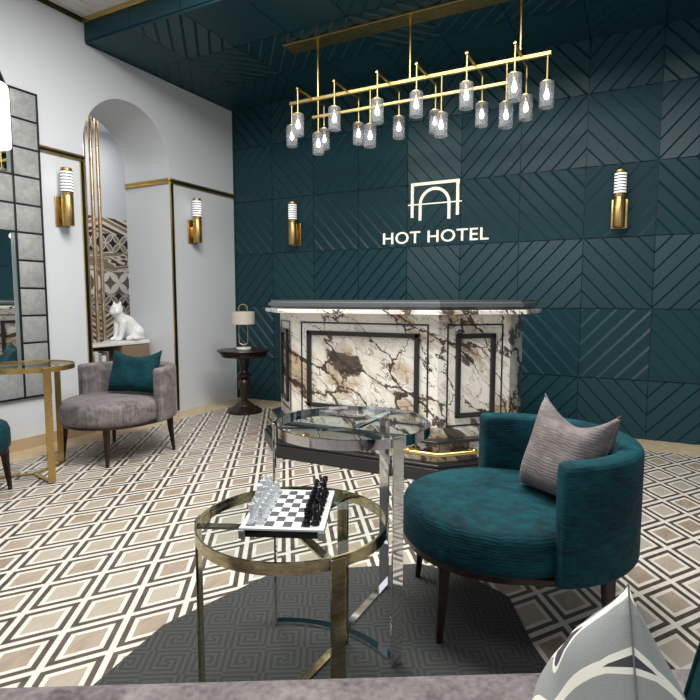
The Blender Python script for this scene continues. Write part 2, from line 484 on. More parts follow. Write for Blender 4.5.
# left wall with its deep arched opening
AY0, AY1, AZC, AR = -2.19, -1.12, 2.775, .535; TH = .70; AYC = (AY0 + AY1) / 2
bm = BM()
NA = 48
arc = [(AYC + AR * math.cos(PI * i / NA), AZC + AR * math.sin(PI * i / NA)) for i in range(NA + 1)]   # right to left
for x in (0, -TH):
    quad(bm, [(x, FRONT, 0), (x, AY0, 0), (x, AY0, CEILZ), (x, FRONT, CEILZ)])
    quad(bm, [(x, AY1, 0), (x, 0, 0), (x, 0, CEILZ), (x, AY1, CEILZ)])
    for a, b_ in zip(arc, arc[1:]):
        quad(bm, [(x, a[0], a[1]), (x, a[0], CEILZ), (x, b_[0], CEILZ), (x, b_[0], b_[1])])
for y in (AY0, AY1): quad(bm, [(0, y, 0), (-TH, y, 0), (-TH, y, AZC), (0, y, AZC)])
for a, b_ in zip(arc, arc[1:]): quad(bm, [(0, a[0], a[1]), (-TH, a[0], a[1]), (-TH, b_[0], b_[1]), (0, b_[0], b_[1])])
bmesh.ops.remove_doubles(bm, verts=bm.verts[:], dist=1e-5)
tag(obj('wall_left', bm, WALL, smooth=False), kind='structure')

# the space beyond the arch
bm = BM(); box(bm, (-2.02, -.6, 1.8), (.04, 5, 3.6)); tag(obj('wall_beyond_arch', bm, WALL, smooth=False), kind='structure')
bm = BM(); box(bm, (-1.99, -.6, 1.222), (.02, 4.9, 2.444)); tag(obj('wall_mosaic', bm, MOSAIC, smooth=False), kind='structure')
bm = BM(); box(bm, (-1.37, 1.0, 1.8), (1.3, .04, 3.6)); box(bm, (-1.37, -3.1, 1.8), (1.3, .04, 3.6)); tag(obj('wall_alcove_ends', bm, WALL, smooth=False), kind='structure')
bm = BM(); box(bm, (-1.37, -1.05, 3.62), (1.34, 4.2, .04)); tag(obj('ceiling_alcove', bm, WALL, smooth=False), kind='structure')
bm = BM(); box(bm, (-1.55, -1.18, 3.592), (.14, .9, .015)); tag(obj('ceiling_vent', bm, BLACK, smooth=False), 'narrow dark slot vent in the ceiling beyond the arch', 'vent')

# mouldings
def rail_y(n, y0, y1, z, x=0, s=1):
    bm = BM(); h = .056
    box(bm, (x + s * .008, (y0 + y1) / 2, z + h * .34), (.016, y1 - y0, h * .3), .002, mi=0)
    box(bm, (x + s * .006, (y0 + y1) / 2, z), (.012, y1 - y0, h * .4), 0, mi=1)
    box(bm, (x + s * .008, (y0 + y1) / 2, z - h * .34), (.016, y1 - y0, h * .3), .002, mi=0)
    tag(obj(n, bm, [BRASSP, BLACK], smooth=False), kind='structure')
rail_y('trim_1', -3.2, AY0, 2.62); rail_y('trim_2', AY1, -.016, 2.62)
bm = BM(); h = .056
for k in (1, -1): box(bm, (-TH / 2, AY1 - .008, 2.62 + k * h * .34), (TH, .016, h * .34), .002)
box(bm, (-TH / 2, AY1 - .005, 2.62), (TH, .01, h * .4))
tag(obj('trim_3', bm, BRASSP, smooth=False), kind='structure')
def vert(n, y, s, x=0):
    bm = BM()
    box(bm, (.008, y + s * .007, 1.32), (.016, .010, 2.60), .002, mi=0)
    box(bm, (.006, y + s * .028, 1.32), (.012, .032, 2.60), 0, mi=1)
    box(bm, (.008, y + s * .046, 1.32), (.014, .004, 2.60), .001, mi=0)
    tag(obj(n, bm, [BRASSP, BLACK], smooth=False), kind='structure')
vert('trim_4', AY0, -1); vert('trim_5', AY1, 1)
bm = BM(); box(bm, (.012, -5.1, .05), (.024, 5.8, .10)); tag(obj('baseboard_left', bm, mat('oak_skirting', s3(196, 172, 138), .5)[0], smooth=False), kind='structure')
bm = BM(); box(bm, (XR / 2, SOFY - .026, CEILZ - .022), (XR, .03, .044), .004); tag(obj('trim_6', bm, BRASSP, smooth=False), kind='structure')
bm = BM(); box(bm, (.012, (FRONT + SOFY) / 2 - .02, CEILZ - .018), (.024, SOFY - FRONT, .036)); tag(obj('trim_7', bm, mat('bronze_trim', (.05, .035, .015), .4, .8)[0], smooth=False), kind='structure')

# ------------------------------------------------------------------ copper poles inside the arch
for k, (px, py, lab) in enumerate([(-.76, -1.618, 'copper pole in the arch, leftmost and half hidden by the wall edge'), (-.85, -1.59, 'copper pole in the arch, second from the left'),
                                   (-.76, -1.524, 'copper pole in the arch, third from the left'), (-.76, -1.44, 'copper pole in the arch, rightmost of the row')]):
    top = 3.595
    t = thing('copper_pole', (px, py, 0), 0, lab, 'pole', 'copper poles standing in the arched opening')
    bm = BM(); lathe(bm, [(.022, .0), (.022, top)], 16); obj('tube', bm, COPPER, t)
    bm = BM(); lathe(bm, [(.032, 0), (.032, .012), (.023, .02)], 18); obj('foot_plate', bm, COPPER, t)

# ------------------------------------------------------------------ shelf unit, books and cat in the arch
t = thing('shelf_unit', (-.52, -1.655, 0), 0, 'low brown shelf unit with white top inside the arched opening', 'shelf')
W, D = .95, .38
bm = BM(); box(bm, (0, 0, .808), (D + .01, W + .01, .022), .002); obj('shelf_top', bm, STONE, t)
bm = BM(); box(bm, (0, W / 2 - .012, .398), (D, .024, .797)); obj('side_panel', bm, WOODL, t)
bm = BM(); box(bm, (0, -W / 2 + .012, .398), (D, .024, .797)); obj('side_panel', bm, WOODL, t)
bm = BM(); box(bm, (0, .10, .398), (D, .02, .797)); obj('divider', bm, WOODL, t)
bm = BM(); box(bm, (D / 2 - .01, .28, .62), (.02, .34, .34), .003); obj('door', bm, WOODL, t)
bm = BM(); box(bm, (-D / 2 + .006, 0, .40), (.012, W - .05, .79)); obj('back_panel', bm, WOODL, t)
for z in (.03, .44): 
    bm = BM(); box(bm, (.006, 0, z), (D - .012, W - .05, .02)); obj('shelf_board', bm, WOODL, t)
bcols = [((.55, .53, .48), 'cream'), ((.10, .09, .09), 'black'), ((.72, .70, .65), 'white'), ((.22, .16, .12), 'brown'), ((.66, .64, .58), 'pale'), ((.30, .29, .28), 'grey'), ((.75, .73, .68), 'ivory'), ((.16, .13, .11), 'dark')]
y = -2.085
names = ['leftmost', 'second', 'third', 'fourth', 'fifth', 'sixth', 'seventh', 'eighth']
for k, (c, cn) in enumerate(bcols):
    th = [.042, .03, .05, .036, .045, .032, .048, .034][k]; hh = [.29, .27, .30, .26, .30, .28, .25, .29][k]
    b_ = thing('book', (-.43, y + th / 2, .4505), 0, f'{cn} book on the shelf below the cat, {names[k]} in the row', 'book', 'books on the shelf inside the arch')
    bm = BM(); box(bm, (0, 0, hh / 2), (.19, th, hh), .003); obj('cover', bm, mat('book_' + cn, c, .6)[0], b_)
    bm = BM(); box(bm, (-.004, 0, hh - .004), (.176, th - .008, .010)); obj('pages', bm, CWHITE, b_)
    y += th + .006

def blob(name, parts, voxel, m, parent=None, loc=None, smooth_it=6):
    bm = BM()
    for item in parts:
        if len(item) == 2: pts = [item]
        else: pts = [item[:2]]
        if len(item) == 2:
            bmesh.ops.create_icosphere(bm, subdivisions=3, radius=item[1], matrix=Matrix.Translation(item[0]))
        else:
            p0, r0, p1, r1 = item; p0 = Vector(p0); p1 = Vector(p1); n = max(2, int((p1 - p0).length / (min(r0, r1) * .35)))
            for i in range(n + 1):
                f = i / n; bmesh.ops.create_icosphere(bm, subdivisions=2, radius=r0 + (r1 - r0) * f, matrix=Matrix.Translation(p0.lerp(p1, f)))
    me = bpy.data.meshes.new(name); bm.to_mesh(me); bm.free()
    tmp = bpy.data.objects.new('tmp', me); COL.objects.link(tmp)
    r = tmp.modifiers.new('r', 'REMESH'); r.mode = 'VOXEL'; r.voxel_size = voxel
    s = tmp.modifiers.new('s', 'SMOOTH'); s.iterations = smooth_it; s.factor = .5
    dg = bpy.context.evaluated_depsgraph_get(); ev = tmp.evaluated_get(dg)
    out = bpy.data.meshes.new_from_object(ev); bpy.data.objects.remove(tmp)
    out.name = name; out.materials.clear(); out.materials.append(m)
    out.polygons.foreach_set('use_smooth', [True] * len(out.polygons))
    o = bpy.data.objects.new(name, out); COL.objects.link(o)
    if parent: o.parent = parent
    if loc: o.location = loc
    return o
# cat, local: faces -Y
ct = thing('cat_statue', (-.47, -1.40, .8195), 0, 'glossy white seated cat statue on the shelf in the arch', 'statue')
P = []
P += [((0, .10, .10), .100, (0, .03, .18), .085), ((0, .03, .18), .085, (0, -.05, .235), .058), ((0, -.05, .235), .058, (0, -.085, .29), .048)]
P += [((0, -.100, .318), .062), ((0, -.090, .330), .058), ((0, -.142, .300), .032, (0, -.155, .297), .026)]
for s in (1, -1):
    P += [((s * .034, -.088, .365), .024, (s * .046, -.082, .412), .005), ((s * .03, -.12, .30), .034)]
    P += [((s * .036, -.05, .19), .045, (s * .034, -.085, .05), .026), ((s * .034, -.085, .05), .026, (s * .034, -.10, .024), .024), ((s * .034, -.10, .024), .024, (s * .034, -.14, .020), .019)]
    P += [((s * .062, .10, .085), .075), ((s * .078, .07, .05), .040, (s * .078, -.03, .026), .024)]
P += [((0, .17, .04), .028, (.09, .15, .026), .024), ((.09, .15, .026), .024, (.125, .02, .022), .018)]
blob('body', P, .007, WHITEG, ct, (0, 0, .018)).scale = (1.15, 1.06, 1.08)
bm = BM(); box(bm, (0, .02, .009), (.26, .44, .018), .003); obj('plinth', bm, WHITEG, ct)

# ------------------------------------------------------------------ wall mirror
mr = thing('wall_mirror', (0, 0, 0), 0, 'tall mirror edged with square antiqued tiles on the white wall', 'mirror')
mr.location = (0, -3.6, 0)
TS = .2363; zb = .452; rows = 11; yR = -2.65 + 3.6; NC = 8
def tile(c, r):
    bm = BM(); y1 = yR - c * TS - .008; y0 = yR - (c + 1) * TS + .008; z0 = zb + r * TS + .008; z1 = z0 + TS - .016
    box(bm, (.019, (y0 + y1) / 2, (z0 + z1) / 2), (.018, y1 - y0, z1 - z0), .004); obj('mirror_tile', bm, TILE, mr, angle=20)
for r in range(rows): tile(0, r); tile(NC - 1, r)
for r in (0, 6, 7):
    for c in range(1, NC - 1): tile(c, r)
bm = BM()
box(bm, (.005, yR - NC * TS / 2, zb + rows * TS / 2), (.010, NC * TS, rows * TS))
for y in (yR, yR - NC * TS, yR - TS, yR - (NC - 1) * TS): box(bm, (.016, y, zb + rows * TS / 2), (.032, .017, rows * TS + .016), .002)
for z in (zb, zb + rows * TS): box(bm, (.016, yR - NC * TS / 2, z), (.032, NC * TS, .017), .002)
for r in range(1, rows):
    z = zb + r * TS
    if r in (1, 6, 7, 8): box(bm, (.015, yR - NC * TS / 2, z), (.028, NC * TS, .014), .002)
    else:
        for c in (0, NC - 1): box(bm, (.015, yR - (c + .5) * TS, z), (.028, TS, .014), .002)
for r in (0, 6, 7):
    for c in range(2, NC - 1): box(bm, (.015, yR - c * TS, zb + (r + .5) * TS), (.028, .014, TS), .002)
obj('lead_frame', bm, LEAD, mr, smooth=False)
for r0, r1 in ((1, 6), (8, 11)):
    bm = BM(); y0 = yR - (NC - 1) * TS; y1 = yR - TS
    box(bm, (.017, (y0 + y1) / 2, zb + (r0 + r1) / 2 * TS), (.010, y1 - y0 - .016, (r1 - r0) * TS - .016)); o = obj('mirror_pane', bm, MIRROR, mr, smooth=False)
    for y in (y0 + .028, y1 - .028):
        bm = BM(); box(bm, (.020, y, zb + (r0 + r1) / 2 * TS), (.008, .034, (r1 - r0) * TS - .018), .002); obj('bevelled_edge', bm, GEDGE, o, smooth=False)

# ------------------------------------------------------------------ sconces  (local: wall behind at +Y)
def sconce(loc, rz, label):
    t = thing('wall_sconce', loc, rz, label, 'wall lamp', 'brass wall sconces')
    bm = BM(); box(bm, (0, -.008, -.125), (.135, .016, .265), .003); obj('back_plate', bm, BRASS, t)
    bm = BM(); box(bm, (0, -.035, -.13), (.035, .05, .12), .003); obj('bracket', bm, BRASS, t)
    bm = BM(); lathe(bm, [(.0, -.255), (.048, -.255), (.051, -.250), (.051, .008), (.049, .012), (.049, .018), (.051, .022), (.051, .04), (0, .04)], 28, (0, -.09)); obj('lamp_body', bm, BRASS, t)
    bm = BM(); pr = [(0, .04)]
    for k in range(7):
        z = .043 + k * .0265; pr += [(.043, z), (.043, z + .003), (.050, z + .005), (.052, z + .014), (.050, z + .0245)]
    pr += [(.043, .2285), (0, .2285)]; lathe(bm, pr, 28, (0, -.09)); obj('ribbed_glass', bm, OPAL, t)
    bm = BM(); lathe(bm, [(0, .2285), (.048, .2285), (.048, .252), (.044, .256), (0, .256)], 28, (0, -.09)); obj('cap', bm, BRASS, t)
    bm = BM()
    for k in range(8): 
        z = .0435 + k * .0265
        if k < 8: shell(bm, [(.0425, z - .0045), (.0515, z - .0045), (.0515, z + .0045), (.0425, z + .0045)], 24, (0, -.09))
    obj('ring', bm, LEAD, t)
    L = bpy.data.lights.new('sconce_glow', 'POINT'); L.energy = .15; L.color = (1, .9, .75); L.shadow_soft_size = .05
    lo = bpy.data.objects.new('sconce_glow', L); COL.objects.link(lo); lo.parent = t; lo.location = (0, -.19, .13)
    return t
sconce((.965, 0 - .016, 2.21), 0, 'brass tube sconce with white ribbed glass on the teal wall left of the sign')
sconce((4.505, 0 - .016, 2.21), 0, 'brass tube sconce with white ribbed glass on the teal wall right of the sign')
sconce((0, -2.443, 2.22), PI / 2, 'brass tube sconce on the white wall between the tiled mirror and the arch')
sconce((0, -.79, 2.215), PI / 2, 'brass tube sconce on the white wall right of the arch')

# ------------------------------------------------------------------ sign
t = thing('wall_sign', (2.72, -.02, 2.2), 0, 'cream HOT HOTEL sign with arch emblem on the teal panelled wall', 'sign')
cu = bpy.data.curves.new('lettering', 'FONT'); cu.body = 'HOT HOTEL'; cu.size = 1; cu.extrude = .05; cu.offset = .004; cu.space_character = 1.05
tmp = bpy.data.objects.new('tmp', cu); COL.objects.link(tmp)
me = bpy.data.meshes.new_from_object(tmp.evaluated_get(bpy.context.evaluated_depsgraph_get())); bpy.data.objects.remove(tmp)
xs = [v.co.x for v in me.vertices]; ys = [v.co.y for v in me.vertices]; x0, x1, y0, y1 = min(xs), max(xs), min(ys), max(ys)
for v in me.vertices:
    X = (v.co.x - x0) / (x1 - x0) * 1.182 - .597; Z = (v.co.y - y0) / (y1 - y0) * .128 - .287; v.co = (X, -v.co.z * .15, Z)
src = BM(); src.from_mesh(me); seen = set()
for f0 in src.verts:
    if f0.index in seen: continue
    stack = [f0]; isl = set()
    while stack:
        v = stack.pop()
        if v.index in isl: continue
        isl.add(v.index); stack += [e.other_vert(v) for e in v.link_edges]
    seen |= isl
    if len(isl) < 6: continue
    bm = BM(); vm = {i: bm.verts.new(src.verts[i].co) for i in sorted(isl)} if not src.verts.ensure_lookup_table() else {}
    for f in src.faces:
        if f.verts[0].index in isl: bm.faces.new([vm[v.index] for v in f.verts])
    obj('letter', bm, SIGN, t, smooth=False)
src.free()
bm = BM()
box(bm, (-.253, 0, .170), (.030, .016, .366)); box(bm, (.253, 0, .170), (.030, .016, .366)); box(bm, (0, 0, .338), (.536, .0162, .030)); obj('emblem_frame', bm, SIGN, t, smooth=False)
bm = BM(); ro, ri, zc = .176, .146, .118
pts = [(PI * i / 32) for i in range(33)]
for a, b_ in zip(pts, pts[1:]):
    q = [(ro * math.cos(a), ro * math.sin(a)), (ro * math.cos(b_), ro * math.sin(b_)), (ri * math.cos(b_), ri * math.sin(b_)), (ri * math.cos(a), ri * math.sin(a))]
    A = [bm.verts.new((x, -.008, z + zc)) for x, z in q]; B = [bm.verts.new((x, .008, z + zc)) for x, z in q]
    bm.faces.new(A); bm.faces.new(B)
    for i in range(4): bm.faces.new((A[i], A[(i + 1) % 4], B[(i + 1) % 4], B[i]))
for s in (1, -1): box(bm, (s * (ro + ri) / 2, 0, (zc - .048) / 2), (ro - ri, .016, zc + .048))
obj('emblem_arch', bm, SIGN, t, smooth=False)
bm = BM(); box(bm, (0, -.001, .124), (.60, .014, .012)); obj('emblem_line', bm, SIGN, t, smooth=False)

# ------------------------------------------------------------------ reception desk
X1, X2, YF = 2.167, 3.432, -1.95; dl, dr = .52, .60; q = math.sqrt(.5)
body = [(X1 - dl * q, -1.05), (X1 - dl * q, YF + dl * q), (X1, YF), (X2, YF), (X2 + dr * q, YF + dr * q), (X2 + dr * q, -1.05)]
def offset(poly, o):
    n = len(poly); out = []
    for i in range(n):
        p0, p1, p2 = [Vector(poly[(i + k) % n]) for k in (-1, 0, 1)]
        d1 = (p1 - p0).normalized(); d2 = (p2 - p1).normalized()
        n1 = Vector((d1.y, -d1.x)); n2 = Vector((d2.y, -d2.x)); b_ = (n1 + n2).normalized()
        out.append(tuple(p1 + b_ * (o / max(.3, b_.dot(n1)))))
    return out
t = thing('reception_desk', (2.8, -1.5, 0), 0, 'faceted veined-marble reception desk with dark countertop and brass foot rail', 'reception desk')
L0 = Vector((2.8, -1.5))
loc = lambda poly: [(x - L0.x, y - L0.y) for x, y in poly]
def pz(name, off, z0, z1, m, bev=0):
    bm = BM(); prism(bm, loc(offset(body, off)), z0, z1)
    if bev: bmesh.ops.bevel(bm, geom=[e for e in bm.edges if abs(e.verts[0].co.z - e.verts[1].co.z) < 1e-6], offset=bev, segments=3, affect='EDGES')
    return obj(name, bm, m, t, angle=30)
pz('plinth', .15, 0, .10, FRAMEB, .004)
pz('plinth_moulding', .13, .10, .128, FRAMEB, .008)
pz('marble_base', .06, .128, .262, MARBLE)
pz('base_moulding', .085, .262, .284, FRAMEB, .006)
pz('body', 0, .284, 1.192, MARBLE)
pz('marble_slab', .125, 1.192, 1.226, MARBLE, .004)
pz('countertop', .10, 1.226, 1.296, COUNTER, .022)
# mouldings on the faces
faces = [((X1, YF), (X2, YF), .093, 1.193, .158, 1.124, 1), ((X2, YF), (X2 + dr * q, YF + dr * q), .07, .535, .14, .465, 1), ((X1 - dl * q, YF + dl * q), (X1, YF), .06, .46, .12, .40, 1)]
for (a, b_, o0, o1, i0, i1, _) in faces:
    A = Vector(a); d = (Vector(b_) - A).normalized(); nrm = Vector((d.y, -d.x)); rz = math.atan2(d.y, d.x)
    def fr(name, s0, s1, z0, z1, w, th):
        bm = BM()
        def bar(sa, sb, za, zb_):
            c = A + d * (sa + sb) / 2 + nrm * (th / 2 - .001) - L0; box(bm, (c.x, c.y, (za + zb_) / 2), (sb - sa, th, zb_ - za), min(w, th) * .2, rz)
        bar(s0, s1, z0, z0 + w); bar(s0, s1, z1 - w, z1); bar(s0, s0 + w, z0, z1); bar(s1 - w, s1, z0, z1)
        return obj(name, bm, FRAMEB, t, smooth=False)
    fr('thin_frame', o0, o1, .365, 1.122, .012, .006)
    fr('panel_frame', i0, i1, .43, 1.052, .036, .026)
# brass foot rail with brackets
rp = offset(body, .115); zr = .195
bm = BM(); tube(bm, [(*(Vector(rp[i]) - L0), zr) for i in range(1, 5)], .017, 12); rail = obj('foot_rail', bm, BRASSP, t)
for (a, b_, f) in ((rp[2], rp[3], .17), (rp[2], rp[3], .83), (rp[3], rp[4], .42), (rp[1], rp[2], .5)):
    A = Vector(a); B = Vector(b_); d = (B - A).normalized(); nrm = Vector((d.y, -d.x)); c = A.lerp(B, f) - L0; e = c - nrm * .058
    bm = BM(); tube(bm, [(c.x, c.y, zr), (e.x, e.y, zr)], .009, 10)
    bmesh.ops.create_uvsphere(bm, u_segments=14, v_segments=8, radius=.024, matrix=Matrix.Translation((c.x, c.y, zr + .004)))
    tube(bm, [(e.x, e.y, zr), (e.x + nrm.x * .008, e.y + nrm.y * .008, zr)], .024, 14)
    obj('rail_bracket', bm, BRASSP, rail)

# ------------------------------------------------------------------ pedestal table and lamp
t = thing('pedestal_table', (.70, -.742, 0), 0, 'small round dark-wood pedestal table in the corner beside the desk', 'side table')
bm = BM(); lathe(bm, [(0, .685), (.26, .685), (.282, .695), (.285, .702), (.278, .707), (.298, .712), (.303, .720), (.298, .728), (0, .730)], 48); obj('tabletop', bm, DWOOD, t)
bm = BM(); lathe(bm, [(0, .64), (.245, .647), (.258, .656), (.26, .684), (0, .6845)], 48); obj('apron', bm, DWOOD, t)
bm = BM(); lathe(bm, [(0, .10), (.05, .10), (.038, .125), (.034, .16), (.042, .18), (.048, .20), (.038, .23), (.052, .27), (.068, .31), (.070, .35), (.052, .38), (.044, .39), (.062, .405), (.082, .42), (.084, .435), (.066, .455), (.048, .47), (.042, .50), (.048, .54), (.058, .58), (.068, .615), (.08, .64), (0, .642)], 32); obj('pedestal', bm, DWOOD, t)
bm = BM(); lathe(bm, [(0, 0), (.195, 0), (.202, .012), (.198, .03), (.170, .045), (.160, .058), (.118, .075), (.105, .083), (.098, .10), (.07, .115), (.055, .13), (0, .132)], 48); obj('foot', bm, DWOOD, t)
t = thing('table_lamp', (.70, -.742, .7305), 0, 'table lamp with linen drum shade and brass loop on the pedestal table', 'lamp')
bm = BM(); lathe(bm, [(0, 0), (.082, 0), (.085, .004), (.085, .020), (.082, .024), (0, .024)], 40); obj('base', bm, STONE, t)
bm = BM(); w, z0, z1 = .05, .04, .515
pts = [(w * math.cos(a), 0, z1 - w + w * math.sin(a)) for a in [PI * i / 14 for i in range(15)]] + [(w * math.cos(a), 0, z0 + w + w * math.sin(a) * .7) for a in [PI + PI * i / 14 for i in range(15)]]
rz = .5
pts = [(p[0] * math.cos(rz), p[0] * math.sin(rz), p[2]) for p in pts]
tube(bm, pts, .0055, 8, True); tube(bm, [(0, 0, .022), (0, 0, z0 + .02)], .006, 8); obj('loop_frame', bm, LEDGOLD, t)
bm = BM(); shell(bm, [(.126, .290), (.130, .290), (.130, .432), (.126, .432)], 48); obj('lamp_shade', bm, SHADE, t)
bm = BM(); tube(bm, [(-.126, 0, .42), (.126, 0, .42)], .002, 6); tube(bm, [(0, -.126, .42), (0, .126, .42)], .002, 6)
obj('shade_fitting', bm, LEDGOLD, t)

# ------------------------------------------------------------------ tub chair
def chair(name, loc, rz, fab, label, group):
    t = thing(name, loc, rz, label, 'chair', group)
    bm = BM(); lathe(bm, [(0, .315), (.405, .315), (.420, .330), (.424, .355), (.422, .44), (.408, .472), (.375, .487), (.20, .497), (0, .499)], 64)
    for v in bm.verts: 
        v.co.x *= .955; v.co.y *= .955
    obj('seat', bm, fab, t, angle=80)
    bm = BM(); lathe(bm, [(0, .290), (.375, .290), (.388, .294), (.388, .316), (0, .316)], 64)
    # rear of the rail follows the backrest
    for v in bm.verts:
        if v.co.y > -.02: v.co.y *= 1.27; v.co.x *= 1 + .10 * min(1, max(0, v.co.y) / .15)
    obj('seat_rail', bm, DWOOD, t, angle=40)
    # backrest: rounded section swept round an arc
    bm = BM(); N = 60; a0, a1 = math.radians(2), math.radians(184); rm, hw = .41, .045; cy = .085
    zl, zh = .302, .742
    def section(a, sc, sh=0):
        pts = []
        rr = .028
        w = hw * sc
        prof = []
        for (sx, sz) in ((1, -1), (1, 1), (-1, 1), (-1, -1)):
            for k in range(5):
                th = {(1, -1): -PI / 2, (1, 1): 0, (-1, 1): PI / 2, (-1, -1): PI}[(sx, sz)] + PI / 2 * k / 4
                r_ = min(rr, w * .9)
                zc = (zl + r_ if sz < 0 else zh - sh - r_); xc = sx * (w - r_)
                prof.append((xc + r_ * math.cos(th), zc + r_ * math.sin(th)))
        return [bm.verts.new(((rm + p) * math.cos(a), cy + (rm + p) * math.sin(a), z)) for p, z in prof]
    secs = []
    angs = [(a0 - .050, .35, .030), (a0 - .046, .70, .012), (a0 - .032, .92, .004)] + [(a0 + (a1 - a0) * i / N, 1, 0) for i in range(N + 1)] + [(a1 + .032, .92, .004), (a1 + .046, .70, .012), (a1 + .050, .35, .030)]
    for a, s, sh in angs: secs.append(section(a, s, sh))
    n = len(secs[0])
    for A, B in zip(secs, secs[1:]):
        for k in range(n): bm.faces.new((A[k], A[(k + 1) % n], B[(k + 1) % n], B[k]))
    bm.faces.new(secs[0]); bm.faces.new(secs[-1])
    bk = obj('backrest', bm, fab, t, angle=80)
    if 0: tube(bm, [((rm + hw + .001) * math.cos(a), cy + (rm + hw + .001) * math.sin(a), .52) for a in [math.radians(20) + math.radians(140) * i / 30 for i in range(31)]], .0035, 6)
    for lx, ly in ((-.235, -.28), (.235, -.28), (.335, .30), (-.335, .30)):
        bm = BM(); vs = []
        for z, s, k in ((.292, .021, 1.0), (.20, .018, 1.01), (0, .0105, 1.06)):
            cx_, cy_ = lx * k, ly * k
            vs.append([bm.verts.new((cx_ + dx * s, cy_ + dy * s, z)) for dx, dy in ((-1, -1), (1, -1), (1, 1), (-1, 1))])
        for A, B in zip(vs, vs[1:]):
            for i in range(4): bm.faces.new((A[i], A[(i + 1) % 4], B[(i + 1) % 4], B[i]))
        bm.faces.new(vs[0]); bm.faces.new(vs[-1])
        bmesh.ops.bevel(bm, geom=bm.edges[:], offset=.003, segments=2, affect='EDGES')
        obj('leg', bm, DWOOD, t)
    return t
G = 'velvet tub chairs on dark wooden legs'
c1 = chair('tub_chair', (4.22, -3.48, .006), math.radians(-60), TEAL, 'teal corduroy tub chair in front of the desk, holding a grey cushion', G)
c2 = chair('tub_chair', (.84, -2.65, 0), math.radians(3), GREY, 'grey velvet tub chair by the white wall, holding a teal cushion', G)
c3 = copy_thing(c1, (.775, -3.93, 0), math.radians(118), 'teal tub chair cut off by the left edge, beside the round brass table')

# ------------------------------------------------------------------ pillows
def pillow(name, w, h, th, M, m, label, sag=.12, pin=.06, cat='cushion', seam=None, n=28, pipe=.0028, puff=.55):
    bm = BM(); uvl = bm.loops.layers.uv.new('UVMap'); grids = []
    lean = .0
    for side in (1, -1):
        g = []
        for i in range(n + 1):
            row = []
            for j in range(n + 1):
                u = -1 + 2 * i / n; v = -1 + 2 * j / n
                x = w / 2 * u * (1 - pin * (1 - v * v) * abs(u))
                z = h / 2 * (v * (1 - pin * (1 - u * u) * abs(v)) - sag * 2 * (1 - u * u) * ((v + 1) / 2) ** 3)
                e = max(0, (1 - u ** 4)) ** puff * max(0, (1 - v ** 4)) ** puff
                yb = side * th / 2 * e * (1 - .12 * v)
                yb += .006 * math.sin(7 * u + 3 * v) * e
                row.append((bm.verts.new((x, yb, z)), ((u + 1) / 2 + (side < 0) * 1.0, (v + 1) / 2)))
            g.append(row)
        for i in range(n):
            for j in range(n):
                q_ = [g[i][j], g[i + 1][j], g[i + 1][j + 1], g[i][j + 1]]
                f = bm.faces.new([a[0] for a in q_])
                for lp in f.loops:
                    for a in q_:
                        if a[0] is lp.vert: lp[uvl].uv = a[1]
    bmesh.ops.remove_doubles(bm, verts=bm.verts[:], dist=1e-4)
    t = thing(name, (0, 0, 0), 0, label, cat); t.matrix_world = M
    o = obj('cover', bm, m, t, angle=180)
    bm = BM()
    loop = []
    for k in range(4 * 20):
        s, f = divmod(k, 20); f = -1 + 2 * f / 20
        u, v = [(f, -1), (1, f), (-f, 1), (-1, -f)][s]
        loop.append((w / 2 * u * (1 - pin * (1 - v * v) * abs(u)), 0, h / 2 * (v * (1 - pin * (1 - u * u) * abs(v)) - sag * 2 * (1 - u * u) * ((v + 1) / 2) ** 3)))
    tube(bm, loop, pipe, 6, True); obj('seam_piping', bm, seam or m, t)
    return t
def PM(c, rz, lean=0, roll=0):
    return Matrix.Translation(c) @ Matrix.Rotation(rz, 4, 'Z') @ Matrix.Rotation(lean, 4, 'X') @ Matrix.Rotation(roll, 4, 'Y')
pillow('throw_cushion', .36, .40, .20, PM((4.475, -3.425, .690), math.radians(-32), math.radians(-14), math.radians(5)), GREYC, 'grey ribbed cushion leaning in the large teal tub chair', .19, .09)
pillow('throw_cushion', .47, .37, .15, PM((.885, -2.45, .690), math.radians(14), math.radians(-17)), TEALP, 'dark teal cushion leaning in the grey tub chair', .15)

